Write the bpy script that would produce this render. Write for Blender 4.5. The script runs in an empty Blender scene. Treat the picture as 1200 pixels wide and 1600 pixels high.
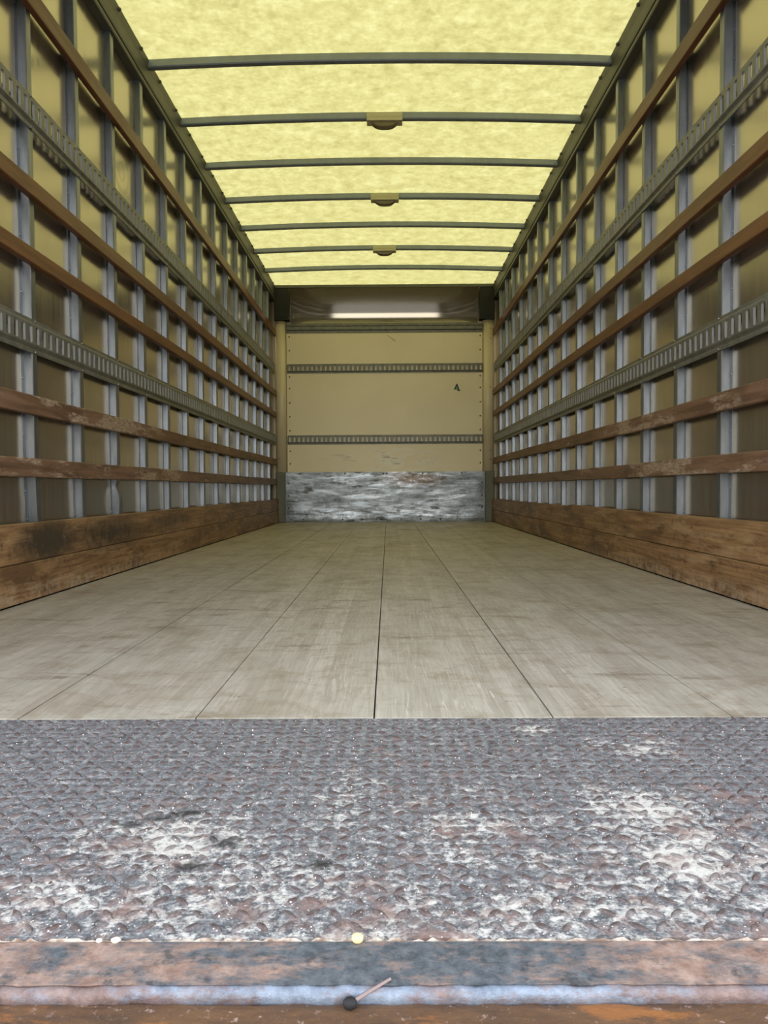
import bpy, bmesh, math, random
from mathutils import Matrix, Vector

random.seed(7)
SC = bpy.context.scene
COL = SC.collection
L = 7.109            # cargo box length, rear sill at Y = 0
XS = 1.225           # face of the wall studs
XP = 1.255           # face of the wall panels

# ------------------------------------------------------------------ camera
PITCH, YAW, ROLL, FPX = 0.032256, 0.0057717, -0.0055301, 1160.0
cam = bpy.data.cameras.new('camera')
cam.sensor_fit = 'HORIZONTAL'; cam.sensor_width = 36.0; cam.lens = FPX * 36.0 / 1200.0
cam.clip_start = 0.02
camo = bpy.data.objects.new('camera', cam); COL.objects.link(camo)
_F = Vector((-math.sin(YAW) * math.cos(PITCH), math.cos(YAW) * math.cos(PITCH), -math.sin(PITCH)))
_R = Vector((math.cos(YAW), math.sin(YAW), 0)); _U = _R.cross(_F)
_R2 = _R * math.cos(ROLL) + _U * math.sin(ROLL); _U2 = _U * math.cos(ROLL) - _R * math.sin(ROLL)
_m = Matrix((_R2, _U2, -_F)).transposed().to_4x4(); _m.translation = (0.034, -1.2261, 0.3829)
camo.matrix_world = _m
SC.camera = camo

# ------------------------------------------------------------------ sky and exposure
w = bpy.data.worlds.new('sky'); SC.world = w; w.use_nodes = True
bg = w.node_tree.nodes['Background']
# clear daylight: bright hazy horizon fading to a deeper blue overhead, the same all round
_n = w.node_tree.nodes; _l = w.node_tree.links
_tc = _n.new('ShaderNodeTexCoord'); _sx = _n.new('ShaderNodeSeparateXYZ'); _cr = _n.new('ShaderNodeValToRGB')
_l.new(_tc.outputs['Generated'], _sx.inputs[0]); _l.new(_sx.outputs[2], _cr.inputs[0]); _l.new(_cr.outputs[0], bg.inputs[0])
_e = _cr.color_ramp.elements; _e[0].position = 0.0; _e[0].color = (1.0, .985, .96, 1); _e[1].position = 1.0; _e[1].color = (.42, .48, .58, 1)
_k = _e.new(.16); _k.color = (.95, .965, .975, 1); _k = _e.new(.42); _k.color = (.66, .70, .755, 1)
bg.inputs[1].default_value = 4.6
sun = bpy.data.lights.new('sun', 'SUN'); sun.energy = 3.2; sun.angle = .0093; sun.color = (1.0, .95, .87)
suno = bpy.data.objects.new('sun', sun); COL.objects.link(suno)
suno.rotation_euler = (math.radians(-35), 0, math.radians(12))     # high, in front of the truck
SC.view_settings.view_transform = 'Standard'; SC.view_settings.look = 'None'
SC.view_settings.gamma = 1; SC.view_settings.use_curve_mapping = False
SC.view_settings.exposure = 0.0
SC.cycles.use_denoising = True
SC.cycles.max_bounces = 10; SC.cycles.diffuse_bounces = 6; SC.cycles.glossy_bounces = 4
SC.cycles.sample_clamp_indirect = 6.0

# ------------------------------------------------------------------ material helpers
def c(r, g, b):
    f = lambda v: (v / 255 / 12.92) if v <= 10 else ((v / 255 + .055) / 1.055) ** 2.4
    return (f(r), f(g), f(b), 1)

class G:
    def __init__(s, name, rough=.5, metal=0.0, spec=.5):
        s.m = bpy.data.materials.new(name); s.m.use_nodes = True
        s.nt = s.m.node_tree; s.b = s.nt.nodes['Principled BSDF']
        s.b.inputs['Roughness'].default_value = rough; s.b.inputs['Metallic'].default_value = metal
        s.b.inputs['Specular IOR Level'].default_value = spec
    def n(s, t): return s.nt.nodes.new(t)
    def put(s, sock, v):
        if hasattr(v, 'is_linked') or isinstance(v, bpy.types.NodeSocket): s.nt.links.new(v, sock)
        else: sock.default_value = v
    def coord(s, kind='obj', scale=(1, 1, 1), rnd=True):
        mp = s.n('ShaderNodeMapping'); mp.inputs['Scale'].default_value = scale
        if kind == 'pos':
            s.nt.links.new(s.n('ShaderNodeNewGeometry').outputs['Position'], mp.inputs[0])
        else:
            s.nt.links.new(s.n('ShaderNodeTexCoord').outputs['Object'], mp.inputs[0])
            if rnd:
                oi = s.n('ShaderNodeObjectInfo'); k = s.n('ShaderNodeMath'); k.operation = 'MULTIPLY'
                s.nt.links.new(oi.outputs['Random'], k.inputs[0]); k.inputs[1].default_value = 37.0
                cb = s.n('ShaderNodeCombineXYZ')
                for i in range(3): s.nt.links.new(k.outputs[0], cb.inputs[i])
                s.nt.links.new(cb.outputs[0], mp.inputs['Location'])
        return mp.outputs[0]
    def noise(s, v, scale, detail=4, rough=.6, dist=0):
        t = s.n('ShaderNodeTexNoise'); s.nt.links.new(v, t.inputs['Vector'])
        t.inputs['Scale'].default_value = scale; t.inputs['Detail'].default_value = detail
        t.inputs['Roughness'].default_value = rough; t.inputs['Distortion'].default_value = dist
        return t.outputs['Fac']
    def vor(s, v, scale, out='Distance', feature='F1'):
        t = s.n('ShaderNodeTexVoronoi'); t.feature = feature; s.nt.links.new(v, t.inputs['Vector'])
        t.inputs['Scale'].default_value = scale
        return t.outputs[out]
    def ramp(s, f, stops):
        r = s.n('ShaderNodeValToRGB'); s.nt.links.new(f, r.inputs[0]); e = r.color_ramp.elements
        while len(e) < len(stops): e.new(.5)
        for i, (p, col) in enumerate(stops):
            e[i].position = p
            e[i].color = col if isinstance(col, tuple) else (col, col, col, 1)
        return r.outputs[0]
    def mix(s, f, a, b, mode='MIX'):
        x = s.n('ShaderNodeMix'); x.data_type = 'RGBA'; x.blend_type = mode
        s.put(x.inputs[0], f); s.put(x.inputs[6], a); s.put(x.inputs[7], b)
        return x.outputs[2]
    def math(s, op, a, b=0.0, clamp=False):
        x = s.n('ShaderNodeMath'); x.operation = op; x.use_clamp = clamp
        s.put(x.inputs[0], a); s.put(x.inputs[1], b)
        return x.outputs[0]
    def blob(s, v, p, r):
        """1 at world point p falling to 0 at distance r (r is a 3-vector)"""
        d = s.n('ShaderNodeVectorMath'); d.operation = 'SUBTRACT'; s.nt.links.new(v, d.inputs[0]); d.inputs[1].default_value = p
        e = s.n('ShaderNodeVectorMath'); e.operation = 'DIVIDE'; s.nt.links.new(d.outputs[0], e.inputs[0]); e.inputs[1].default_value = r
        l = s.n('ShaderNodeVectorMath'); l.operation = 'LENGTH'; s.nt.links.new(e.outputs[0], l.inputs[0])
        return s.math('SUBTRACT', 1.0, l.outputs['Value'], True)
    def sep(s, v):
        x = s.n('ShaderNodeSeparateXYZ'); s.nt.links.new(v, x.inputs[0]); return x.outputs
    def color(s, v): s.put(s.b.inputs['Base Color'], v); return s
    def rough(s, v): s.put(s.b.inputs['Roughness'], v); return s
    def bump(s, h, strength=.3, dist=.01):
        b = s.n('ShaderNodeBump'); b.inputs['Strength'].default_value = strength; b.inputs['Distance'].default_value = dist
        s.nt.links.new(h, b.inputs['Height']); s.nt.links.new(b.outputs[0], s.b.inputs['Normal']); return s

M = {}
# translucent fibreglass roof sheet
g = G('translucent_fibreglass'); v = g.coord('pos', (1, 1, 1))
n1 = g.noise(v, 11, 6, .7); n2 = g.noise(v, 34, 5, .65)
f_ = g.math('ADD', g.math('MULTIPLY', n1, .6), g.math('MULTIPLY', n2, .4))
roofc = g.ramp(f_, [(.36, (.170, .150, .052, 1)), (.50, (.226, .203, .077, 1)), (.62, (.272, .252, .110, 1))])
tr = g.n('ShaderNodeBsdfTranslucent'); g.put(tr.inputs[0], roofc)
df = g.n('ShaderNodeBsdfDiffuse'); df.inputs[0].default_value = (.34, .31, .17, 1)
ad = g.n('ShaderNodeAddShader'); g.nt.links.new(tr.outputs[0], ad.inputs[0]); g.nt.links.new(df.outputs[0], ad.inputs[1])
g.nt.links.new(ad.outputs[0], g.nt.nodes['Material Output'].inputs[0]); M['roof'] = g.m

# glossy cream wall panels
g = G('glossy_wall_panel', .13, .86, .5); g.b.inputs['IOR'].default_value = 1.7; v = g.coord('pos', (1, 1, 1))
vs = g.coord('pos', (6, 14, .35))
st = g.noise(vs, 3, 5, .6); bl = g.noise(v, 2.2, 3, .5)
col = g.mix(g.ramp(st, [(.35, 0.0), (.7, 1.0)]), c(184, 173, 154), c(190, 179, 160))
col = g.mix(g.ramp(bl, [(.45, 0.0), (.8, .5)]), col, c(170, 158, 140))
for rr in (.115, .05):
    ring = g.ramp(g.blob(v, (-1.255, 2.43, 1.93), (rr, rr, rr)), [(.0, 0.0), (.12, .38), (.22, .38), (.36, 0.0)])
    col = g.mix(ring, col, c(112, 98, 76))
g.color(col); g.rough(g.ramp(st, [(.3, .15), (.7, .23)])); g.bump(bl, .05, .02); M['panel'] = g.m

# cream front board
g = G('cream_front_board', .38, 0, .4); v = g.coord('pos', (1, 1, 1))
bl = g.noise(v, 1.6, 3, .5); sm = g.noise(g.coord('pos', (2, 1, 9)), 2.5, 5, .6)
z = g.sep(v)[2]
col = g.mix(g.ramp(bl, [(.35, 0.0), (.65, 1.0)]), c(228, 214, 180), c(236, 222, 188))
low = g.math('MULTIPLY', g.blob(v, (0.12, L, .68), (.75, .3, .22)), g.ramp(sm, [(.42, 0.0), (.6, 1.0)]))
col = g.mix(g.math('MULTIPLY', low, 1.1, True), col, c(240, 236, 220))
low2 = g.math('MULTIPLY', g.blob(v, (-0.05, L, .70), (.8, .3, .12)), g.ramp(sm, [(.56, 0.0), (.62, 1.0)]))
col = g.mix(g.math('MULTIPLY', low2, .8, True), col, c(140, 112, 74))
g.color(col); M['board'] = g.m

# painted corner posts
g = G('cream_enamel', .3, 0, .5); v = g.coord('pos')
g.color(g.mix(g.ramp(g.noise(v, 5, 4), [(.6, 0.0), (.8, .6)]), c(214, 200, 166), c(170, 150, 116))); M['enamel'] = g.m

# galvanised studs
g = G('galvanised_steel', .34, .8, .5); v = g.coord('obj', (1, 1, .25))
nz = g.noise(v, 30, 4)
g.color(g.mix(g.ramp(nz, [(.35, 0.0), (.7, 1.0)]), c(114, 118, 120), c(136, 139, 141))); M['galv'] = g.m
g = G('dark_galvanised_steel', .45, .4, .5); v = g.coord('obj')
g.color(g.mix(g.noise(v, 20, 4), c(124, 132, 142), c(148, 155, 163))); M['bow'] = g.m
g = G('dark_rail_paint', .5, .2, .4); v = g.coord('obj')
g.color(g.mix(g.noise(v, 14, 4), c(78, 78, 68), c(104, 102, 90))); M['rail'] = g.m
g = G('track_steel', .42, .35, .5); v = g.coord('obj', (1, 1, 1))
nz = g.noise(v, 24, 5, .65)
g.color(g.mix(g.ramp(nz, [(.35, 0.0), (.7, 1.0)]), c(98, 97, 88), c(126, 124, 113))); M['track'] = g.m
g = G('screw_steel', .4, .7); g.color(c(110, 106, 96)); M['screw'] = g.m
g = G('lit_slot_steel', .45, .15); g.color(c(150, 150, 145)); M['slot'] = g.m  # lighter than the track: rear daylight on the slot walls put into the colour
g = G('dark_rivet', .5, .3); g.color(c(66, 58, 42)); M['rivet'] = g.m

# varnished rails and worn rails
def wood(name, a, b_, wear, wcol, rough=.42):
    g = G(name, rough, 0, .35)
    v = g.coord('obj', (6, .5, 6)); v2 = g.coord('obj', (1, 1, 1))
    gr = g.noise(v, 5, 6, .65, .6); pt = g.noise(g.coord('obj', (1, .35, 1.6)), 7, 7, .72)
    big = g.noise(v2, 1.3, 2, .5)
    col = g.mix(g.ramp(gr, [(.38, 0.0), (.62, 1.0)]), a, b_)
    if wear:
        y = g.sep(g.coord('pos'))[1]
        near = g.math('MULTIPLY', g.math('SUBTRACT', 3.6, y, True), .11)
        m = g.math('ADD', g.math('ADD', pt, near), g.math('MULTIPLY', big, .25))
        mk = g.ramp(m, [(wear, 0.0), (wear + .05, 1.0)])
        fl = g.noise(g.coord('obj', (9, 2, 9)), 14, 5, .7)
        wc = g.mix(g.ramp(fl, [(.38, 0.0), (.6, 1.0)]), c(124, 92, 70), wcol)
        col = g.mix(mk, col, wc)
        dk = g.ramp(g.noise(v2, 2.3, 4), [(.56, 0.0), (.7, .55)])
        col = g.mix(dk, col, c(70, 48, 36))
    g.color(col); g.bump(gr, .12, .004); M[name] = g.m
wood('varnished_wood', c(92, 57, 32), c(114, 73, 43), 0, None, .4)
wood('worn_red_wood', c(92, 67, 50), c(128, 98, 76), .735, c(170, 154, 134), .5)

# scuff boards
g = G('scuffed_board', .5, 0, .35)
p = g.coord('pos'); gr = g.noise(g.coord('obj', (6, .45, 9)), 5, 7, .7, .4)
bl = g.noise(g.coord('obj', (1, .8, 2.2)), 3.2, 6, .65); fn = g.noise(g.coord('obj', (1, 1, 1)), 26, 5, .7)
col = g.mix(g.ramp(gr, [(.38, 0.0), (.62, 1.0)]), c(106, 77, 50), c(154, 120, 82))
col = g.mix(g.ramp(bl, [(.49, 0.0), (.62, .8)]), col, c(84, 59, 38))
col = g.mix(g.ramp(fn, [(.56, 0.0), (.68, .6)]), col, c(60, 44, 32))
col = g.mix(g.ramp(g.noise(g.coord('obj', (1, .5, 3)), 5.5, 6, .7), [(.53, 0.0), (.64, .7)]), col, c(166, 136, 100))
for q, r, k in (((-1.19, 1.42, .20), (.3, .28, .09), 2.4), ((-1.19, 2.05, .19), (.3, .55, .10), 1.5), ((-1.19, 2.9, .20), (.3, .5, .07), .9)):
    mk = g.math('MULTIPLY', g.math('MULTIPLY', g.blob(p, q, r), k), g.ramp(fn, [(.3, .35), (.62, 1.0)]), True)
    col = g.mix(mk, col, c(62, 52, 40))
zz = g.sep(p)[2]
dust = g.math('MULTIPLY', g.math('MULTIPLY', g.math('SUBTRACT', .075, zz, True), 13), g.ramp(fn, [(.42, 0.0), (.66, 1.0)]), True)
yy = g.sep(p)[1]
dust = g.math('MULTIPLY', dust, g.math('MULTIPLY', g.math('SUBTRACT', 3.4, yy, True), .8), True)
col = g.mix(dust, col, c(190, 172, 148))
g.color(col); g.bump(g.math('ADD', gr, fn), .2, .004); M['scuff'] = g.m

# deck planks: laminated hardwood strips, greyed
g = G('laminated_deck', .42, 0, .4)
p = g.coord('pos'); xyz = g.sep(p)
sx = g.math('FLOOR', g.math('MULTIPLY', xyz[0], 33.0))
sy = g.math('FLOOR', g.math('ADD', g.math('MULTIPLY', xyz[1], .75), g.math('MULTIPLY', g.math('SINE', g.math('MULTIPLY', sx, 12.9898)), 5.3)))
cb = g.n('ShaderNodeCombineXYZ'); g.put(cb.inputs[0], sx); g.put(cb.inputs[1], sy)
wn = g.n('ShaderNodeTexWhiteNoise'); wn.noise_dimensions = '2D'; g.nt.links.new(cb.outputs[0], wn.inputs['Vector'])
gr = g.noise(g.coord('pos', (30, 1.6, 1)), 3, 7, .72)
st = g.noise(g.coord('pos', (1.6, .8, 1)), 2.6, 6, .65, .4); fn = g.noise(g.coord('pos', (1, 1, 1)), 22, 6, .7)
cross = g.noise(g.coord('pos', (1.1, 5, 1)), 2.4, 6, .68, .5)
col = g.mix(wn.outputs['Value'], c(170, 162, 147), c(188, 180, 165))
col = g.mix(g.ramp(gr, [(.34, .35), (.58, 0.0)]), col, c(124, 114, 98))
col = g.mix(g.ramp(st, [(.50, 0.0), (.72, .6)]), col, c(130, 114, 92))
col = g.mix(g.ramp(cross, [(.575, 0.0), (.69, .8)]), col, c(108, 93, 74))
col = g.mix(g.ramp(g.noise(g.coord('pos', (1, 1, 1)), 5.5, 5, .62), [(.66, 0.0), (.74, .8)]), col, c(86, 76, 62))
dirt = g.noise(g.coord('pos', (1, 1.3, 1)), 9, 7, .72, .6)
col = g.mix(g.ramp(dirt, [(.50, 0.0), (.66, .6)]), col, c(132, 114, 92))
fg = g.noise(g.coord('pos', (70, 3, 1)), 3, 5, .7)
col = g.mix(g.ramp(fg, [(.38, .28), (.50, 0.0)]), col, c(132, 120, 104))
col = g.mix(g.ramp(fg, [(.56, 0.0), (.70, .4)]), col, c(202, 195, 181))
spk = g.noise(g.coord('pos', (1, 1, 1)), 34, 3, .6)
col = g.mix(g.ramp(spk, [(.70, 0.0), (.75, .8)]), col, c(82, 72, 60))
sc1 = g.noise(g.coord('pos', (55, 2.2, 1)), 2.2, 3, .5, 1.5)
sc1 = g.math('MULTIPLY', g.ramp(sc1, [(.63, 0.0), (.68, 1.0)]), g.ramp(st, [(.4, 1.0), (.6, .2)]))
col = g.mix(g.math('MULTIPLY', sc1, .6), col, c(208, 202, 186))
g.color(col); g.rough(g.ramp(st, [(.35, .36), (.7, .55)])); g.bump(gr, .10, .003); M['deck'] = g.m
g = G('dark_gap', .9, 0, .1); g.color(c(26, 22, 18)); M['gap'] = g.m

# dented galvanised kick plate
g = G('dented_kick_plate', .34, .85, .5)
p = g.coord('pos', (1, 1, 1)); sm = g.noise(g.coord('pos', (1.3, 1, 8)), 2.2, 5, .6, .2); sm2 = g.noise(g.coord('pos', (3, 1, 11)), 1.4, 4, .6)
dn = g.noise(g.coord('pos', (2.2, 1, 4.5)), 1.1, 2, .45, .3); fn = g.noise(p, 30, 5, .7)
sm3 = g.noise(g.coord('pos', (5, 1, 26)), 1.5, 6, .7, .3)
col = g.mix(g.ramp(sm, [(.38, 0.0), (.60, 1.0)]), c(112, 116, 116), c(164, 170, 173))
col = g.mix(g.ramp(sm3, [(.50, 0.0), (.64, .6)]), col, c(100, 102, 98))
col = g.mix(g.ramp(sm2, [(.58, 0.0), (.66, .85)]), col, c(66, 66, 60))
col = g.mix(g.ramp(fn, [(.55, 0.0), (.68, .4)]), col, c(214, 218, 220))
rs = g.math('MULTIPLY', g.blob(p, (.34, L, .49), (.5, .4, .12)), g.ramp(fn, [(.4, 0.0), (.6, 1.6)]), True)
col = g.mix(rs, col, c(112, 92, 74))
g.color(col); g.rough(g.ramp(sm3, [(.35, .28), (.65, .5)]))
wv = g.blob(p, (0, L, 0.0), (3, 1, .16))
hh = g.math('ADD', dn, g.math('MULTIPLY', g.math('MULTIPLY', g.noise(g.coord('pos', (9, 1, 5)), 1.2, 2), wv), 1.4))
g.bump(hh, .22, .04); M['kick'] = g.m

# shiny curved header
g = G('glossy_header', .065, .72, .5); v = g.coord('pos', (1, 1, 1))
g.color(g.mix(g.noise(v, 3, 3), c(142, 134, 118), c(154, 146, 130))); M['header'] = g.m
g = G('black_bracket', .55, .1, .3); v = g.coord('obj'); g.color(g.mix(g.noise(v, 8, 3), c(30, 32, 28), c(44, 45, 38))); M['black'] = g.m
g = G('olive_corner_guard', .5, .2, .4); v = g.coord('obj'); g.color(g.mix(g.noise(v, 6, 4), c(88, 90, 76), c(112, 112, 96))); M['guard'] = g.m
g = G('light_housing', .45); g.color(c(196, 188, 150)); M['housing'] = g.m
g = G('light_lens', .25); g.color(c(120, 108, 74)); M['lens'] = g.m
g = G('green_paint', .5); g.color(c(20, 58, 34)); M['green'] = g.m
g = G('pale_green_paint', .5); g.color(c(112, 158, 122)); M['pale_green'] = g.m
g = G('brown_smear', .6); g.color(c(92, 72, 40)); M['smear'] = g.m

# worn tread plate
def plate(name, lug):
    g = G(name, .5, .25, .5); p = g.coord('pos')
    big = g.noise(p, 3.0, 4, .6); mid = g.noise(p, 22, 7, .75, .3); fine = g.noise(p, 110, 6, .75); gr = g.noise(p, 300, 4, .7)
    s1 = g.noise(g.coord('pos', (14, 30, 1)), 2.4, 6, .72, .5)
    y = g.sep(p)[1]
    col = g.mix(g.ramp(fine, [(.38, 0.0), (.62, 1.0)]), c(94, 95, 98), c(160, 160, 162))
    col = g.mix(g.ramp(s1, [(.44, .55), (.56, 0.0)]), col, c(74, 76, 81))
    col = g.mix(g.ramp(gr, [(.52, 0.0), (.66, .6)]), col, c(196, 193, 190))
    pm = 0.0
    for q, r, k in (((-.20, -.43, 0), (.17, .12, 1), 1.0), ((-.12, -.52, 0), (.24, .13, 1), .75), ((.34, -.47, 0), (.13, .16, 1), 1.1), ((.33, -.36, 0), (.13, .13, 1), .95),
                    ((.26, -.063, 0), (.05, .035, 1), .9), ((.40, -.14, 0), (.1, .08, 1), .7), ((.12, -.42, 0), (.17, .18, 1), .6), ((.2, -.56, 0), (.22, .09, 1), .8), ((-.02, -.33, 0), (.07, .16, 1), .6), ((-.28, -.55, 0), (.2, .1, 1), .7), ((0, -.62, 0), (.6, .25, 1), .55)):
        pm = g.math('MAXIMUM', pm, g.math('MULTIPLY', g.blob(p, q, r), k))
    pm = g.math('ADD', g.math('MULTIPLY', pm, .75), g.math('MULTIPLY', g.math('SUBTRACT', mid, .5), 2.2))
    pm = g.math('ADD', pm, g.math('MULTIPLY', g.math('SUBTRACT', fine, .5), 2.0))
    pm = g.math('ADD', pm, g.math('MULTIPLY', g.math('SUBTRACT', s1, .5), 1.4))
    white = g.ramp(pm, [(.30, 0.0), (.72, 1.0)])
    if not lug: col = g.mix(g.math('MULTIPLY', white, .9), col, c(228, 222, 213))
    red = g.math('ADD', g.math('MULTIPLY', g.math('SUBTRACT', g.noise(p, 26, 6, .75), .5), 2.4), g.math('MULTIPLY', g.math('SUBTRACT', big, .5), 1.2))
    red = g.math('ADD', red, g.math('MULTIPLY', g.math('SUBTRACT', -.36, y), .75))
    rm = g.ramp(red, [(.08, 0.0), (.42, .75)])
    col = g.mix(rm, col, c(150, 120, 110))
    orange = g.ramp(g.noise(g.coord('pos', (1.2, 1.8, 1)), 17, 6, .72), [(.66, 0.0), (.73, .75)])
    col = g.mix(orange, col, c(170, 132, 102))
    if lug:
        col = g.mix(g.ramp(g.noise(p, 45, 4), [(.36, .95), (.66, .5)]), col, c(84, 66, 62))
        col = g.mix(g.math('MULTIPLY', white, .3), col, c(180, 174, 168))
    dk = g.ramp(g.noise(p, 30, 6, .7), [(.60, 0.0), (.70, .8)])
    col = g.mix(dk, col, c(46, 46, 50))
    for q, r in (((-.235, -.375, 0), (.034, .018, 1)), ((-.20, -.36, 0), (.036, .026, 1)), ((-.15, -.435, 0), (.038, .030, 1)), ((-.165, -.485, 0), (.038, .024, 1)), ((-.04, -.48, 0), (.026, .022, 1)), ((-.26, -.39, 0), (.02, .014, 1))):
        mk = g.ramp(g.math('ADD', g.blob(p, q, r), g.math('MULTIPLY', g.math('SUBTRACT', mid, .5), 3.2)), [(.42, 0.0), (.85, .9)])
        col = g.mix(mk, col, c(44, 45, 46))
    sp = g.vor(p, 190); spk = g.math('MULTIPLY', g.math('LESS_THAN', sp, .17), g.math('GREATER_THAN', g.noise(p, 40, 2), .52))
    col = g.mix(spk, col, c(228, 224, 220))
    g.color(col); g.rough(g.ramp(fine, [(.3, .38), (.7, .62)])); g.bump(g.math('ADD', g.math('ADD', fine, s1), g.math('MULTIPLY', gr, .5)), .5, .0025); M[name] = g.m
plate('tread_steel', False); plate('lug_steel', True)

def worn_edge(name, base, rust, rustamt, hi, rough, metal, dark, rust_hi):
    g = G(name, rough, metal, .5); p = g.coord('pos')
    fine = g.noise(p, 80, 6, .75); mid = g.noise(g.coord('pos', (1, 2.0, 2.0)), 22, 7, .75)
    big = g.noise(g.coord('pos', (1, .2, .2)), 5, 3)
    col = g.mix(g.ramp(fine, [(.32, 0.0), (.66, 1.0)]), base, hi)
    rm = g.math('ADD', g.math('ADD', g.math('MULTIPLY', g.math('SUBTRACT', mid, .5), 2.0), g.math('MULTIPLY', g.math('SUBTRACT', big, .5), 1.2)), rustamt)
    x = g.sep(p)[0]
    rm = g.math('ADD', rm, g.math('MULTIPLY', g.math('ABSOLUTE', g.math('ADD', x, -.06)), 1.9))
    rc = g.mix(g.ramp(g.noise(p, 55, 5, .7), [(.35, 0.0), (.65, 1.0)]), rust, rust_hi)
    col = g.mix(g.ramp(rm, [(.02, 0.0), (.40, 1.0)]), col, rc)
    col = g.mix(g.ramp(g.noise(p, 42, 5, .7), [(.56, 0.0), (.66, .7)]), col, dark)
    g.color(col); g.bump(g.math('ADD', fine, mid), .45, .0025); M[name] = g.m
worn_edge('edge_bar_steel', c(58, 66, 74), c(138, 108, 94), -.16, c(112, 116, 120), .5, .2, c(58, 62, 66), c(178, 152, 138))
worn_edge('edge_nose_steel', c(100, 108, 120), c(98, 78, 72), -.12, c(140, 150, 164), .42, .4, c(120, 104, 104), c(136, 116, 110))
g = G('rusty_ledge', .55, .1, .4); p = g.coord('pos', (1, 3, 3))
mid = g.noise(p, 16, 6, .7); fine = g.noise(g.coord('pos'), 110, 5, .7)
col = g.mix(g.ramp(mid, [(.35, 0.0), (.65, 1.0)]), c(78, 58, 44), c(110, 80, 54))
col = g.mix(g.ramp(g.noise(p, 9, 5, .7), [(.58, 0.0), (.66, .8)]), col, c(150, 96, 50))
col = g.mix(g.ramp(fine, [(.60, 0.0), (.70, .7)]), col, c(184, 158, 148))
g.color(col); g.bump(fine, .5, .003); M['ledge'] = g.m
g = G('pale_grit', .8); p = g.coord('pos'); g.color(g.mix(g.ramp(g.noise(p, 70, 4), [(.4, 0.0), (.6, 1.0)]), c(150, 124, 106), c(222, 208, 190))); M['grit'] = g.m
g = G('yellow_stone', .7); g.color(g.mix(g.noise(g.coord('obj'), 150, 3), c(208, 186, 128), c(232, 216, 168))); M['pebble'] = g.m
g = G('white_stone', .7); g.color(c(226, 214, 200)); M['wpebble'] = g.m
g = G('charred_wood', .7); g.color(c(24, 22, 24)); M['char'] = g.m
g = G('bleached_wood', .6); g.color(c(140, 120, 116)); M['stick'] = g.m
g = G('outdoor_asphalt', .85); g.color(g.mix(g.noise(g.coord('pos'), 2, 5), c(104, 104, 104), c(124, 124, 122))); M['ground'] = g.m

# ------------------------------------------------------------------ mesh helpers
def mesh(name, verts, faces, mat, smooth=False, origin=None):
    """mesh + origin at the bottom centre of its bounds"""
    if origin is None:
        lo = [min(p[i] for p in verts) for i in range(3)]; hi = [max(p[i] for p in verts) for i in range(3)]
        origin = ((lo[0] + hi[0]) / 2, (lo[1] + hi[1]) / 2, lo[2])
    me = bpy.data.meshes.new(name)
    me.from_pydata([(p[0] - origin[0], p[1] - origin[1], p[2] - origin[2]) for p in verts], [], faces)
    bm = bmesh.new(); bm.from_mesh(me); bmesh.ops.recalc_face_normals(bm, faces=bm.faces); bm.to_mesh(me); bm.free()
    me.materials.append(M[mat])
    if smooth:
        for f in me.polygons: f.use_smooth = True
    return me, Vector(origin)

def link(name, me, loc, parent=None):
    o = bpy.data.objects.new(name, me); COL.objects.link(o)
    if parent is not None:
        o.parent = parent; o.location = Vector(loc) - wloc(parent)
    else: o.location = loc
    return o
def wloc(o):
    v = Vector(o.location)
    while o.parent: o = o.parent; v += Vector(o.location)
    return v
def obj(name, vf, mat, parent=None, smooth=False, origin=None):
    me, og = mesh(name, vf[0], vf[1], mat, smooth, origin)
    return link(name, me, og, parent)
def tag(o, label, cat, group=None):
    o['label'] = label; o['category'] = cat
    if group: o['group'] = group
    return o
def structure(o): o['kind'] = 'structure'; return o
def empty(name, loc):
    o = bpy.data.objects.new(name, None); COL.objects.link(o); o.location = loc; return o
def join(parts):
    V, Fc = [], []
    for v, f in parts:
        k = len(V); V += list(v); Fc += [tuple(i + k for i in q) for q in f]
    return V, Fc
def box(x0, x1, y0, y1, z0, z1, b=0.0):
    if b <= 0:
        v = [(x, y, z) for z in (z0, z1) for y in (y0, y1) for x in (x0, x1)]
        return v, [(0, 2, 3, 1), (4, 5, 7, 6), (0, 1, 5, 4), (1, 3, 7, 5), (3, 2, 6, 7), (2, 0, 4, 6)]
    bm = bmesh.new(); bmesh.ops.create_cube(bm, size=1)
    for q in bm.verts: q.co = ((x0 + x1) / 2 + q.co.x * (x1 - x0), (y0 + y1) / 2 + q.co.y * (y1 - y0), (z0 + z1) / 2 + q.co.z * (z1 - z0))
    bmesh.ops.bevel(bm, geom=list(bm.edges), offset=b, segments=2, profile=.5, affect='EDGES')
    bm.verts.index_update()
    r = [tuple(q.co) for q in bm.verts], [tuple(x.index for x in f.verts) for f in bm.faces]; bm.free(); return r
def extrude(profile, path, closed=True):
    """profile points swept through path: list of functions point -> xyz; capped when closed"""
    n = len(profile); V = [fn(q) for fn in path for q in profile]; Fc = []
    for k in range(len(path) - 1):
        for i in range(n if closed else n - 1):
            j = (i + 1) % n
            Fc.append((k * n + i, k * n + j, (k + 1) * n + j, (k + 1) * n + i))
    if closed: Fc += [tuple(range(n))[::-1], tuple(range((len(path) - 1) * n, len(path) * n))]
    return V, Fc
def along_y(profile, ys): return extrude(profile, [(lambda q, y=y: (q[0], y, q[1])) for y in ys])
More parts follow.
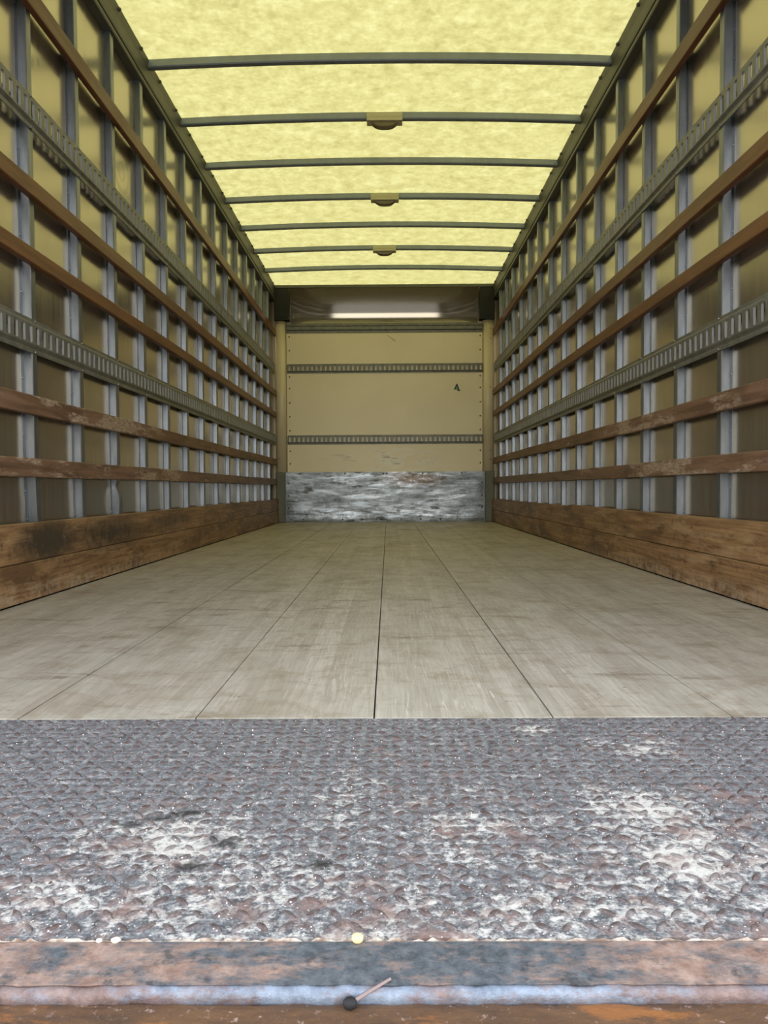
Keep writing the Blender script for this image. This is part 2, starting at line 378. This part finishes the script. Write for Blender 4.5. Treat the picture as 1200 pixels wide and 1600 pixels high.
def dome(cx, cy, cz, r, h, axis, n=8):
    """low rounded head, axis = outward unit vector along a main axis"""
    ax = Vector(axis); a = Vector((0, 0, 1)) if abs(ax.z) < .5 else Vector((1, 0, 0)); b = ax.cross(a); o = Vector((cx, cy, cz)); V = []
    for rr, hh in ((r, 0), (r * .8, h * .7)):
        for i in range(n):
            t = 2 * math.pi * i / n; V.append(tuple(o + a * math.cos(t) * rr + b * math.sin(t) * rr + ax * hh))
    V.append(tuple(o + ax * h)); Fc = [tuple(range(n))[::-1]]
    for i in range(n):
        j = (i + 1) % n; Fc += [(i, j, n + j, n + i), (n + i, n + j, 2 * n)]
    return V, Fc

# ------------------------------------------------------------------ large structure
structure(obj('ground', box(-40, 40, -60, 40, -1.25, -1.15), 'ground'))
fl = structure(obj('floor', box(-1.285, 1.285, 0.0, L + .1, -.12, -.03), 'gap'))
joints = [-1.2] + [.0084 + k * .2982 for k in range(-3, 4)] + [1.2]
for i in range(8):
    gp = (.0010, .0013)[i in (2, 3, 4, 5)]
    x0 = joints[i] + gp; x1 = joints[i + 1] - gp
    dz = (0, .0006, -.0004, .0003, -.0003, .0005, 0, .0003)[i]
    obj('plank', box(x0, x1, .001, L - .002, -.03, dz, .0006), 'deck', fl)

def roofz(x): return 2.660 - .026 * (x / 1.2) ** 2
xs = [-1.255 + 2.51 * i / 40 for i in range(41)]; ys = [-.02 + (L + .1) * k / 12 for k in range(13)]
V = [(x, y, roofz(x)) for y in ys for x in xs]
Fc = [(k * 41 + i, k * 41 + i + 1, (k + 1) * 41 + i + 1, (k + 1) * 41 + i) for k in range(12) for i in range(40)]
ceil = structure(obj('ceiling', (V, Fc), 'roof', smooth=True))
def bow(y):
    n = 24; P = []
    for i in range(n + 1):
        x = -1.213 + 2.426 * i / n; z = roofz(x) - .0015
        P.append([(x, 0, z), (x, 0.0, z - .034), (x, .004, z - .040), (x, .034, z - .040), (x, .038, z - .034), (x, .038, z)])
    V = [p for r in P for p in r]; Fc = []
    for i in range(n):
        for k in range(6):
            j = (k + 1) % 6; Fc.append((i * 6 + k, i * 6 + j, (i + 1) * 6 + j, (i + 1) * 6 + k))
    Fc += [tuple(range(6)), tuple(range(n * 6, n * 6 + 6))]
    return V, Fc
bme, bog = mesh('roof_bow', *bow(0), 'bow')
BOWS = [2.728 + .6155 * k for k in range(-4, 7)]
for y in BOWS: link('roof_bow', bme, (bog.x, y + bog.y, bog.z), ceil)

structure(obj('trim_5', join([box(-1.285, 1.285, -.06, .0, 2.50, 2.68), box(-1.285, -1.085, -.06, .0, .001, 2.50), box(1.085, 1.285, -.06, .0, .001, 2.50)]), 'rail'))   # rear door frame
door = structure(obj('door_1', join([box(-1.19, -1.165, .02, 1.78, 2.505, 2.56), box(1.165, 1.19, .02, 1.78, 2.505, 2.56)]), 'rail'))   # raised roll-up door in its tracks
for k in range(4): obj('door_panel', box(-1.16, 1.16, .06 + .43 * k, .06 + .43 * k + .424, 2.52, 2.54, .003), 'enamel', door)
# studs: hat channels with riveted flanges
def stud(bend=None):
    prof = [(-.026, 0), (-.026, .002), (-.004, .002), (-.0005, .0275), (.0022, .030), (.035, .030), (.039, .002), (.061, .002), (.061, 0)]
    zs = [.0] + [.1 * i for i in range(1, 25)] + [2.475]
    if bend: zs = sorted(set(zs) | {.28 + .02 * i for i in range(12)})
    V = []; n = len(prof)
    for z in zs:
        for (a, d) in prof:
            da = dd = 0.0
            if bend and d > .01: da, dd = bend(z)
            elif bend: da = bend(z)[0]
            V.append((d + dd, a + da, z))
    Fc = []
    for k in range(len(zs) - 1):
        for i in range(n):
            j = (i + 1) % n; Fc.append((k * n + i, k * n + j, (k + 1) * n + j, (k + 1) * n + i))
    Fc += [tuple(range(n))[::-1], tuple(range((len(zs) - 1) * n, len(zs) * n))]
    parts = [(V, Fc)]
    for i in range(24):
        z = .08 + i * .1
        da = bend(z)[0] if bend else 0
        parts.append(dome(.002, -.015 + da, z, .0045, .0025, (1, 0, 0), 6))
    return join(parts)
def flip(vf): return [(-x, y, z) for x, y, z in vf[0]], [tuple(reversed(f)) for f in vf[1]]
WALLS = {}
for side, s in (('left', -1), ('right', 1)):
    wl = structure(obj('wall_' + side, box(min(s * XP, s * 1.285), max(s * XP, s * 1.285), 0.0, L + .1, -.05, 2.645), 'panel'))
    WALLS[side] = wl
    base = stud()
    base = base if s < 0 else flip(base)
    sme, og = mesh('stud', *base, 'galv', origin=(0, 0, 0))
    y0 = 1.444 if s > 0 else 1.416
    for k in range(-3, 14):
        y = y0 + .4064 * k
        if y > L - .16: continue
        me = sme
        if s < 0 and k == 0:
            me, _ = mesh('stud', *stud(lambda z: (.034 * max(0, (.45 - z) / .45) ** 1.2, 0)), 'galv', origin=(0, 0, 0))
        if s < 0 and k == 1:
            me, _ = mesh('stud', *stud(lambda z: (.014 * max(0, (.45 - z) / .45), 0)), 'galv', origin=(0, 0, 0))
        if s < 0 and k == 2:
            me, _ = mesh('stud', *stud(lambda z: (.02 * max(0, (.43 - z) / .43), -.012 * math.exp(-((z - .40) / .025) ** 2) + .006 * math.exp(-((z - .33) / .05) ** 2))), 'galv', origin=(0, 0, 0))
        link('stud', me, (s * XP, y, .0), wl)

# side roof rails
for n_, (side, s) in enumerate((('left', -1), ('right', 1)), 1):
    pr = [(1.2545, 2.476), (1.214, 2.474), (1.211, 2.482), (1.213, 2.496), (1.220, 2.500), (1.220, 2.510), (1.214, 2.513), (1.212, 2.524), (1.219, 2.530), (1.216, 2.585), (1.207, 2.630), (1.2545, 2.6315)]
    t = structure(obj('trim_%d' % n_, along_y([(s * a, b) for a, b in pr], [0.0, L + .05]), 'rail'))
    rme, rog = mesh('bolt', *dome(0, 0, 0, .010, .012, (-s, 0, 0)), 'rail', origin=(0, 0, 0))
    k = 0; y = 2.30
    while y < L - .1:
        link('bolt', rme, (s * 1.2085, y, 2.619), t); y += .3078

# ------------------------------------------------------------------ front wall of the box
wb = structure(obj('wall_back', box(-1.285, 1.285, L + .075, L + .11, -.05, 2.66), 'board'))
panels = ((.566, .872, 'low'), (.981, 1.663, 'mid'), (1.774, 2.112, 'top'))
obj('board', box(-1.093, 1.093, L, L + .075, .0, 2.112), 'board', wb)
rvm, _ = mesh('rivet', *dome(0, 0, 0, .009, .004, (0, -1, 0)), 'rivet', origin=(0, 0, 0))
for z in (.66, .80, 1.03, 1.185, 1.34, 1.50, 1.63, 1.92, 2.075):
    for x in (-1.062, 1.068): link('rivet', rvm, (x, L, z), wb)
# rail strip above the board: two stepped bands
pr = [(L + .07, 2.112), (L - .004, 2.113), (L - .004, 2.137), (L + .012, 2.139), (L + .012, 2.146), (L - .012, 2.148), (L - .012, 2.184), (L - .006, 2.188), (L - .012, 2.192), (L - .012, 2.214), (L + .07, 2.219)]
structure(obj('trim_3', extrude(pr, [(lambda q, x=x: (x, q[0], q[1])) for x in (-1.097, 1.097)]), 'track'))
# roof beam at the front
structure(obj('trim_4', box(-1.21, 1.21, L - .055, L - .02, 2.600, 2.634, .004), 'rail'))
# curved header
P = []
n = 28; yy_ = L + .060; zprev = 2.219
for i in range(n + 1):
    t = i / n; z = 2.219 + (2.606 - 2.219) * t
    tilt = math.radians(-1.5 + 6.3 * min(t / .17, 1) + 6.5 * min(max(0, t - .17) / .33, 1) + 26 * max(0, t - .50) / .50)
    if i: yy_ -= math.tan(tilt) * (z - zprev)
    zprev = z; P.append((yy_, z))
hd = tag(obj('header_panel', extrude(P, [(lambda q, x=x: (x, q[0], q[1])) for x in (-1.050, 1.050)], False), 'header', smooth=True),
         'shiny tan curved header panel above the front wall, mirroring the daylight', 'panel')
for s, word in ((-1, 'left'), (1, 'right')):
    x0, x1 = sorted((s * 1.056, s * 1.222))
    br = tag(obj('corner_bracket', join([box(x0, x1, L - .05, L + .07, 2.250, 2.600, .006), box(x0 + .012, x1 - .012, L - .056, L - .05, 2.285, 2.585), box(x0, x1, L - .06, L - .04, 2.250, 2.262)]), 'black'),
             'black bracket box in the %s upper corner beside the curved header' % word, 'bracket', 'upper corner brackets')
    # rounded post
    n = 14; xc = s * 1.160; pr = []
    for i in range(n + 1):
        a = math.pi * i / n; pr.append((xc - .064 * math.cos(a), L + .045 - .070 * math.sin(a) ** .7))
    pr += [(xc + .064, L + .07), (xc - .064, L + .07)]
    po = tag(obj('corner_post', extrude(pr, [(lambda q, z=z: (q[0], q[1], z)) for z in (.566, 2.247)]), 'enamel', smooth=True),
             'cream rounded corner post at the %s end of the front wall' % word, 'post', 'rounded corner posts')
    for f in po.data.polygons:
        if len(f.vertices) > 4: f.use_smooth = False
    if s > 0:
        for z in (2.15, 2.04, 1.50, .80, .70): obj('dent_screw', dome(s * 1.178, L - .018, z, .010, .006, (0, -1, 0)), 'rivet', po)
    else:
        for z in (2.22, .72): obj('dent_screw', dome(s * 1.185, L - .018, z, .008, .005, (0, -1, 0)), 'rivet', po)
    x0, x1 = sorted((s * 1.119, s * 1.222))
    tag(obj('corner_guard', join([box(x0, x1, L - .028, L + .07, .001, .5655, .008), box(x0 + .02, x1 - .02, L - .031, L - .028, .02, .545)]), 'guard'),
        'dark olive steel guard at the foot of the %s corner post' % word, 'guard', 'corner guards')

# kick plate: buckled sheet with rivets
nx, nz = 60, 16; V = []
for k in range(nz + 1):
    for i in range(nx + 1):
        x = -1.117 + 2.234 * i / nx; z = .004 + .561 * k / nz
        e = min(1, min(x + 1.117, 1.117 - x) / .08) * min(1, (z + .01) / .05, (.575 - z) / .05)
        d = .0035 * math.sin(7 * x + 2.2 * math.sin(9 * z)) + .006 * abs(math.sin(math.pi * (x + .04) / .22)) * math.exp(-((z - .045) / .035) ** 2) + .004 * math.exp(-((x - .62) ** 2 + (z - .34) ** 2) / .004) + .003 * math.exp(-((x + .48) / .03) ** 2)
        V.append((x, L - .006 - max(0, e) * (.004 + d), z))
Fc = [(k * (nx + 1) + i, k * (nx + 1) + i + 1, (k + 1) * (nx + 1) + i + 1, (k + 1) * (nx + 1) + i) for k in range(nz) for i in range(nx)]
kp = empty('kick_plate', (0, L, .0)); tag(kp, 'dented galvanised kick plate across the foot of the front wall', 'kick plate')
sh = obj('sheet', join([(V, Fc), box(-1.117, 1.117, L - .0055, L - .0005, .004, .565)]), 'kick', kp, smooth=False)
for f in sh.data.polygons[:len(Fc)]: f.use_smooth = True
for s in (-1, 1): obj('edge_strip', box(s * 1.113 - .005, s * 1.113 + .005, L - .018, L - .004, .004, .565, .002), 'galv', kp)
rv2, _ = mesh('rivet', *dome(0, 0, 0, .010, .005, (0, -1, 0)), 'rivet', origin=(0, 0, 0))
for x in (-.95, -.45, -.02, .02, .42, .86): link('rivet', rv2, (x, L - .010, .545), kp)
for x in (-1.06, -.92, -.70, -.48, -.26, -.04, .18, .40, .62, .84, 1.02): link('rivet', rv2, (x, L - .010, .035), kp)
for z in (.16, .30, .44):
    for x in (-1.085, 1.085): link('rivet', rv2, (x, L - .009, z), kp)

# green mark and scratch on the board
gm = empty('green_mark', (.808, L - .001, 1.463)); tag(gm, 'small dark green triangular mark on the cream front wall', 'mark')
def tri(p, y0, y1):
    n = len(p); return [(x, y0, z) for x, z in p] + [(x, y1, z) for x, z in p], [tuple(range(n)), tuple(range(2 * n - 1, n - 1, -1))] + [(i, n + i, n + (i + 1) % n, (i + 1) % n) for i in range(n)]
obj('green_patch', tri([(.772, 1.476), (.802, 1.542), (.812, 1.543), (.838, 1.478), (.822, 1.474), (.806, 1.478)], L - .0012, L - .0002), 'green', gm)
obj('pale_patch', tri([(.795, 1.481), (.803, 1.506), (.813, 1.505), (.815, 1.482)], L - .0018, L - .0012), 'pale_green', gm)
obj('brown_patch', tri([(.806, 1.464), (.815, 1.476), (.846, 1.474), (.849, 1.464), (.830, 1.459)], L - .0017, L - .0003), 'smear', gm)
tag(obj('scratch', tri([(.032, 2.086), (.036, 2.088), (.126, 2.020), (.118, 2.018)], L - .001, L - .0002), 'smear'), 'thin diagonal scratch near the top of the cream front board', 'scratch')

# ------------------------------------------------------------------ cargo tracks with real slots
def track(length, height, pitch=.0508, sw=.0125):
    """local: a along, d out of the wall, z up; returns verts (a, d, z)"""
    parts = []
    h = height / .122; D0 = .0126
    lo = [(0, 0), (.004, 0), (.0045, .010), (.0025, .014), (.0025, .018), (.0126, .028)]
    hi = [(.0126, .100), (.004, .109), (.004, .121), (0, .122)]
    for pf in (lo, hi):
        V = [(a, d, z * h) for a in (0, length) for d, z in pf]; m = len(pf)
        parts.append((V, [(i, i + 1, m + i + 1, m + i) for i in range(m - 1)]))
    z0, z1 = .028 * h, .100 * h; nsl = int(length / pitch); off = (length - nsl * pitch) / 2
    sz0, sz1, ch = .033 * h, .094 * h, .004
    for k in range(nsl):
        a0 = off + k * pitch; a1 = a0 + pitch; am = (a0 + a1) / 2
        if k == 0: a0 = 0
        if k == nsl - 1: a1 = length
        cr = [(a0, z0), (a1, z0), (a1, z1), (a0, z1)]
        oc = [(am - sw, sz0 + ch), (am - sw + ch, sz0), (am + sw - ch, sz0), (am + sw, sz0 + ch), (am + sw, sz1 - ch), (am + sw - ch, sz1), (am - sw + ch, sz1), (am - sw, sz1 - ch)]
        V = [(a, D0, z) for a, z in cr] + [(a, D0, z) for a, z in oc] + [(a, D0 - .0085, z) for a, z in oc]
        Fc = [(0, 1, 6, 5), (1, 2, 8, 7), (2, 3, 10, 9), (3, 0, 4, 11), (0, 5, 4), (1, 7, 6), (2, 9, 8), (3, 11, 10)]
        Fc += [(4 + i, 4 + (i + 1) % 8, 12 + (i + 1) % 8, 12 + i) for i in range(8)]
        parts.append((V, Fc))
    return join(parts)
def lit_slots(o):  # gives the slot walls the paler tone that imitates daylight on them
    o.data.materials.append(M['slot']); n0 = 8
    for f in o.data.polygons[n0:]:
        if (f.index - n0) % 16 >= 8: f.material_index = 1
for lvl, z0, word in (('low', .867, 'lower'), ('high', 1.6575, 'upper')):
    for side, s in (('left', -1), ('right', 1)):
        y0, y1 = .03, L - .06
        V, Fc = track(y1 - y0, .121)
        o = obj('cargo_track', ([(s * (XS - d), y0 + a, z0 + z) for a, d, z in V], Fc), 'track')
        lit_slots(o)
        tag(o, 'grey slotted steel cargo track, the %s one on the %s wall' % (word, side), 'cargo track', 'slotted cargo tracks')
        sm_, _ = mesh('screw', *dome(0, 0, 0, .006, .004, (-s, 0, 0), 6), 'screw', origin=(0, 0, 0))
        ys0 = 1.444 if s > 0 else 1.416
        for k in range(-3, 14):
            y = ys0 + .4064 * k + .0175
            if y < L - .16:
                for zz_ in (.006, .115): link('screw', sm_, (s * (XS - .0042), y, z0 + zz_), o)
    V, Fc = track(2.186, .105, .0508, .0095)
    zb = .874 if lvl == 'low' else 1.667
    o = obj('cargo_track', ([(-1.088 + a, L - d, zb + z) for a, d, z in V], Fc), 'track')
    tag(o, 'grey slotted steel cargo track, the %s one across the front wall' % word, 'cargo track', 'slotted cargo tracks')
    sm_, _ = mesh('screw', *dome(0, 0, 0, .007, .004, (0, -1, 0), 6), 'rivet', origin=(0, 0, 0))
    for x in (-.55, -.12, .14, .56):
        for zz_ in (.005, .100): link('screw', sm_, (x, L - .0042, zb + zz_), o)

# ------------------------------------------------------------------ wooden rails
def rail(s, z0, z1, y0, y1, wob, seed):
    rnd = random.Random(seed); b = .004; n = 60; P = []
    prof = [(XS - .0005, z0), (1.200 + b, z0), (1.200 + b * .3, z0 + b * .3), (1.200, z0 + b), (1.200, z1 - b), (1.200 + b * .3, z1 - b * .3), (1.200 + b, z1), (XS - .0005, z1)]
    ph = rnd.uniform(0, 6); rows = []
    for k in range(n + 1):
        y = y0 + (y1 - y0) * k / n
        dz = wob * (math.sin(1.1 * y + ph) + .4 * math.sin(3.7 * y + 2 * ph)); nick = rnd.uniform(0, 1) ** 6 * wob * 1.2
        rows.append((y, dz, nick))
    return extrude(prof, [(lambda q, r=r: (s * (q[0] + (r[2] if q[0] < 1.21 else 0)), r[0], q[1] + r[1])) for r in rows])
RAILS = [(.4269, .4927, 'worn_red_wood', 'worn reddish-brown wooden rail with peeling paint, lowest on the %s wall above the scuff boards', .0018),
         (.6457, .7126, 'worn_red_wood', 'chipped reddish-brown wooden rail just below the lower cargo track on the %s wall', .0022),
         (1.1731, 1.2286, 'varnished_wood', 'smooth brown wooden rail just above the lower cargo track on the %s wall', .0012),
         (1.4084, 1.4694, 'varnished_wood', 'smooth brown wooden rail just below the upper cargo track on the %s wall', .0012),
         (2.0683, 2.1407, 'varnished_wood', 'brown wooden rail highest on the %s wall, nearest the roof', .0012)]
for i, (z0, z1, mt, lab, wob) in enumerate(RAILS):
    for side, s in (('left', -1), ('right', 1)):
        o = tag(obj('wooden_rail', rail(s, z0, z1, .02, L - .045, wob, i * 2 + (s > 0)), mt), lab % side, 'wooden rail', 'wooden wall rails')

# scuff boards: two planks high along each wall
def scuff(s, z0, z1, chip=None):
    n = 160; rows = []
    for k in range(n + 1):
        y = .02 + (L - .03 - .04) * k / n; dz = 0
        if chip: dz = chip(y)
        rows.append((y, dz))
    b = .003
    prof = [(XS - .0005, z0, 0), (1.189 + b, z0, 0), (1.189, z0 + b, 0), (1.189, z1 - b, 1), (1.189 + b, z1, 1), (XS - .0005, z1, 1)]
    return extrude(prof, [(lambda q, r=r: (s * q[0], r[0], q[1] + r[1] * q[2])) for r in rows])
chipR = lambda y: (-.010 if y > 3.62 else 0) - (.016 if 3.46 < y < 3.62 else 0) + .0015 * math.sin(2.1 * y)
chipL = lambda y: -.004 * max(0, (y - 3) / 4) + .0015 * math.sin(1.7 * y)
for side, s, ch in (('left', -1, chipL), ('right', 1, chipR)):
    tag(obj('scuff_board', scuff(s, .006, .1365), 'scuff'), 'scratched brown wooden scuff board lying along the floor, bottom of the %s wall' % side, 'scuff board', 'wooden scuff boards')
    tag(obj('scuff_board', scuff(s, .1385, .2695, ch), 'scuff'), 'scratched brown wooden scuff board, upper of the two on the %s wall' % side, 'scuff board', 'wooden scuff boards')

# ------------------------------------------------------------------ dome lights on the roof bows
for k, x0, word in ((1, .024, 'nearest'), (3, .020, 'middle'), (5, .012, 'farthest')):
    yb = 2.728 + .6155 * k; zt = roofz(0) - .0420
    t = empty('dome_light', (x0, yb + .015, zt - .045)); tag(t, 'beige dome light under a roof bow, %s of the three' % word, 'light', 'dome lights on the roof bows')
    obj('housing', join([box(x0 - .108, x0 + .108, yb - .022, yb + .052, zt - .020, zt, .003), box(x0 - .108, x0 + .108, yb - .022, yb - .0015, zt - .001, zt + .028, .003)]), 'housing', t)
    n = 16; P = []
    for i in range(n + 1):
        a = -1 + 2 * i / n; hgt = .030 * (1 - abs(a) ** 3.2) + .006
        P.append((x0 + a * .077, hgt))
    V = []; 
    for x, h_ in P:
        V += [(x, yb - .012, zt - .020), (x, yb - .009, zt - .020 - h_ * .75), (x, yb + .004, zt - .020 - h_), (x, yb + .026, zt - .020 - h_), (x, yb + .039, zt - .020 - h_ * .75), (x, yb + .042, zt - .020)]
    Fc = [(i * 6 + q, i * 6 + (q + 1) % 6, (i + 1) * 6 + (q + 1) % 6, (i + 1) * 6 + q) for i in range(n) for q in range(6)] + [tuple(range(6)), tuple(range(n * 6, n * 6 + 6))]
    obj('lens', (V, Fc), 'lens', t)

# ------------------------------------------------------------------ loading platform at the rear sill
pf = empty('loading_platform', (0, -.35, -.12)); tag(pf, 'worn diamond tread steel loading platform in front of the wooden floor', 'platform')
PX = 1.22
obj('deck_plate', box(-PX, PX, -.605, -.001, -.012, -.0008), 'tread_steel', pf)
obj('frame', box(-PX, PX, -.60, -.064, -.12, -.012), 'ledge', pf)
def lug():
    n = 10; V = []; Lh, Wh, H = .0098, .0036, .0028
    for sc_, hh in ((1, 0), (.72, H * .8), (.30, H)):
        for i in range(n):
            a = 2 * math.pi * i / n; ca, sa = math.cos(a), math.sin(a)
            V.append((Lh * sc_ * ca, Wh * sc_ * sa * (1 - .35 * ca * ca), hh))
    Fc = []
    for r in range(2):
        for i in range(n):
            j = (i + 1) % n; Fc.append((r * n + i, r * n + j, (r + 1) * n + j, (r + 1) * n + i))
    Fc.append(tuple(range(2 * n, 3 * n)))
    return V, Fc
LV, LF = lug(); lugs = []; SP = .0205
for r in range(29):
    for q in range(-58, 59):
        x = q * SP + .004; y = -.590 + r * SP + .0005
        if y > -.012: continue
        a = math.radians(45 if (q + r) % 2 else -45) + random.uniform(-.06, .06)
        lugs.append((x, y, a))
def inview(x, y): d = y + 1.2261; return abs(x - .034) < .50 * d + .01
lugs.sort(key=lambda t: (not inview(t[0], t[1]), t[1]))
lme, _ = mesh('tread_lug', LV, LF, 'lug_steel', smooth=False, origin=(0, 0, 0))
for x, y, a in lugs[:300]:
    o = link('tread_lug', lme, (x, y, -.0009), pf); o.rotation_euler = (0, 0, a); k = random.uniform(.85, 1.1); o.scale = (k, k, random.uniform(.6, 1.1))
rest = []
for x, y, a in lugs[300:]:
    ca, sa = math.cos(a), math.sin(a); kz = random.uniform(.6, 1.1)
    rest.append(([(x + p[0] * ca - p[1] * sa, y + p[0] * sa + p[1] * ca, -.0009 + p[2] * kz) for p in LV], LF))
o = obj('tread_lugs', join(rest), 'lug_steel', pf); o['kind'] = 'stuff'
# seam filled with grit
n = 420; V = []
for i in range(n + 1):
    x = -PX + 2 * PX * i / n; h = -.0032 + .0038 * random.random(); wv_ = .0018 + .0018 * random.random()
    V += [(x, -.606 - wv_, -.008), (x, -.606, h), (x, -.6045 + wv_ * .3, -.008)]
obj('grit_seam', (V, [(i * 3 + q, i * 3 + q + 1, i * 3 + q + 4, i * 3 + q + 3) for i in range(n) for q in range(2)]), 'grit', pf)
# edge bar, rounded nose, rusty ledge
def along_x(pr, m=100, wob=0.0, seed=1):
    rnd = random.Random(seed); P = []
    for k in range(m + 1):
        x = -PX + 2 * PX * k / m; d = rnd.uniform(-wob, wob); P.append(lambda q, x=x, d=d: (x, q[0] + d, q[1] + d * .6))
    return extrude(pr, P)
obj('edge_bar', along_x([(-.6075, -.012), (-.6085, -.0015), (-.612, .0), (-.640, .0), (-.6630, -.0010), (-.6630, -.02), (-.61, -.02)]), 'edge_bar_steel', pf)
arc = [(-.6632 - .0065 * math.sin(a), -.0018 - .0085 * (1 - math.cos(a))) for a in [math.pi / 2 * i / 7 for i in range(8)]]
nz_ = obj('edge_nose', along_x(arc + [(-.6697, -.03), (-.6632, -.03)], 220, .0010, 3), 'edge_nose_steel', pf, smooth=True)
obj('rusty_ledge', along_x([(-.6702, -.0125), (-.676, -.0115), (-.80, -.0135), (-.80, -.10), (-.6702, -.10)], 200, .0006, 5), 'ledge', pf)

def pebble(x, y, z, r, mat, label, seed, flat=.75):
    rnd = random.Random(seed); bm = bmesh.new(); bmesh.ops.create_icosphere(bm, subdivisions=2, radius=r)
    sx_, sy_ = rnd.uniform(.9, 1.3), rnd.uniform(.8, 1.0)
    for q in bm.verts:
        k = 1 + rnd.uniform(-.07, .07); q.co = Vector((q.co.x * sx_ * k + x, q.co.y * sy_ * k + y, q.co.z * flat * k + z + r * flat * .86))
    bm.verts.index_update(); r_ = [tuple(q.co) for q in bm.verts], [tuple(t.index for t in f.verts) for f in bm.faces]; bm.free()
    return tag(obj('pebble', r_, mat, smooth=True), label, 'pebble', 'pebbles on the platform seam')
pebble(.006, -.611, -.0006, .0055, 'pebble', 'small yellowish pebble on the platform seam near the middle', 1)
pebble(-.199, -.610, -.0006, .0034, 'wpebble', 'tiny whitish pebble on the platform seam at left, right one of two', 2, .6)
pebble(-.213, -.610, -.0006, .0028, 'wpebble', 'tiny whitish pebble on the platform seam at left, left one of two', 3, .6)

# short stick with a charred end leaning on the nose of the platform
stk = empty('charred_stick', (.003, -.674, -.0121)); tag(stk, 'short thin stick with a black charred end lying on the platform edge', 'stick')
def tube(p0, p1, r0, r1, n=8):
    p0, p1 = Vector(p0), Vector(p1); d = (p1 - p0).normalized(); a = d.cross(Vector((0, 0, 1))).normalized(); b = d.cross(a); V = []
    for p, r in ((p0, r0), (p1, r1)):
        for i in range(n):
            t = 2 * math.pi * i / n; V.append(tuple(p + a * math.cos(t) * r + b * math.sin(t) * r))
    return V, [(i, (i + 1) % n, n + (i + 1) % n, n + i) for i in range(n)] + [tuple(range(n))[::-1], tuple(range(n, 2 * n))]
obj('shaft', tube((.006, -.6745, -.0065), (.034, -.6605, .0014), .0015, .0011), 'stick', stk)
bm = bmesh.new(); bmesh.ops.create_icosphere(bm, subdivisions=2, radius=1)
V = [(.003 + q.co.x * .0058, -.6755 + q.co.y * .005, -.0075 + q.co.z * .0046) for q in bm.verts]; bm.verts.index_update(); Fc = [tuple(t.index for t in f.verts) for f in bm.faces]; bm.free()
obj('charred_tip', (V, Fc), 'char', stk, smooth=True)
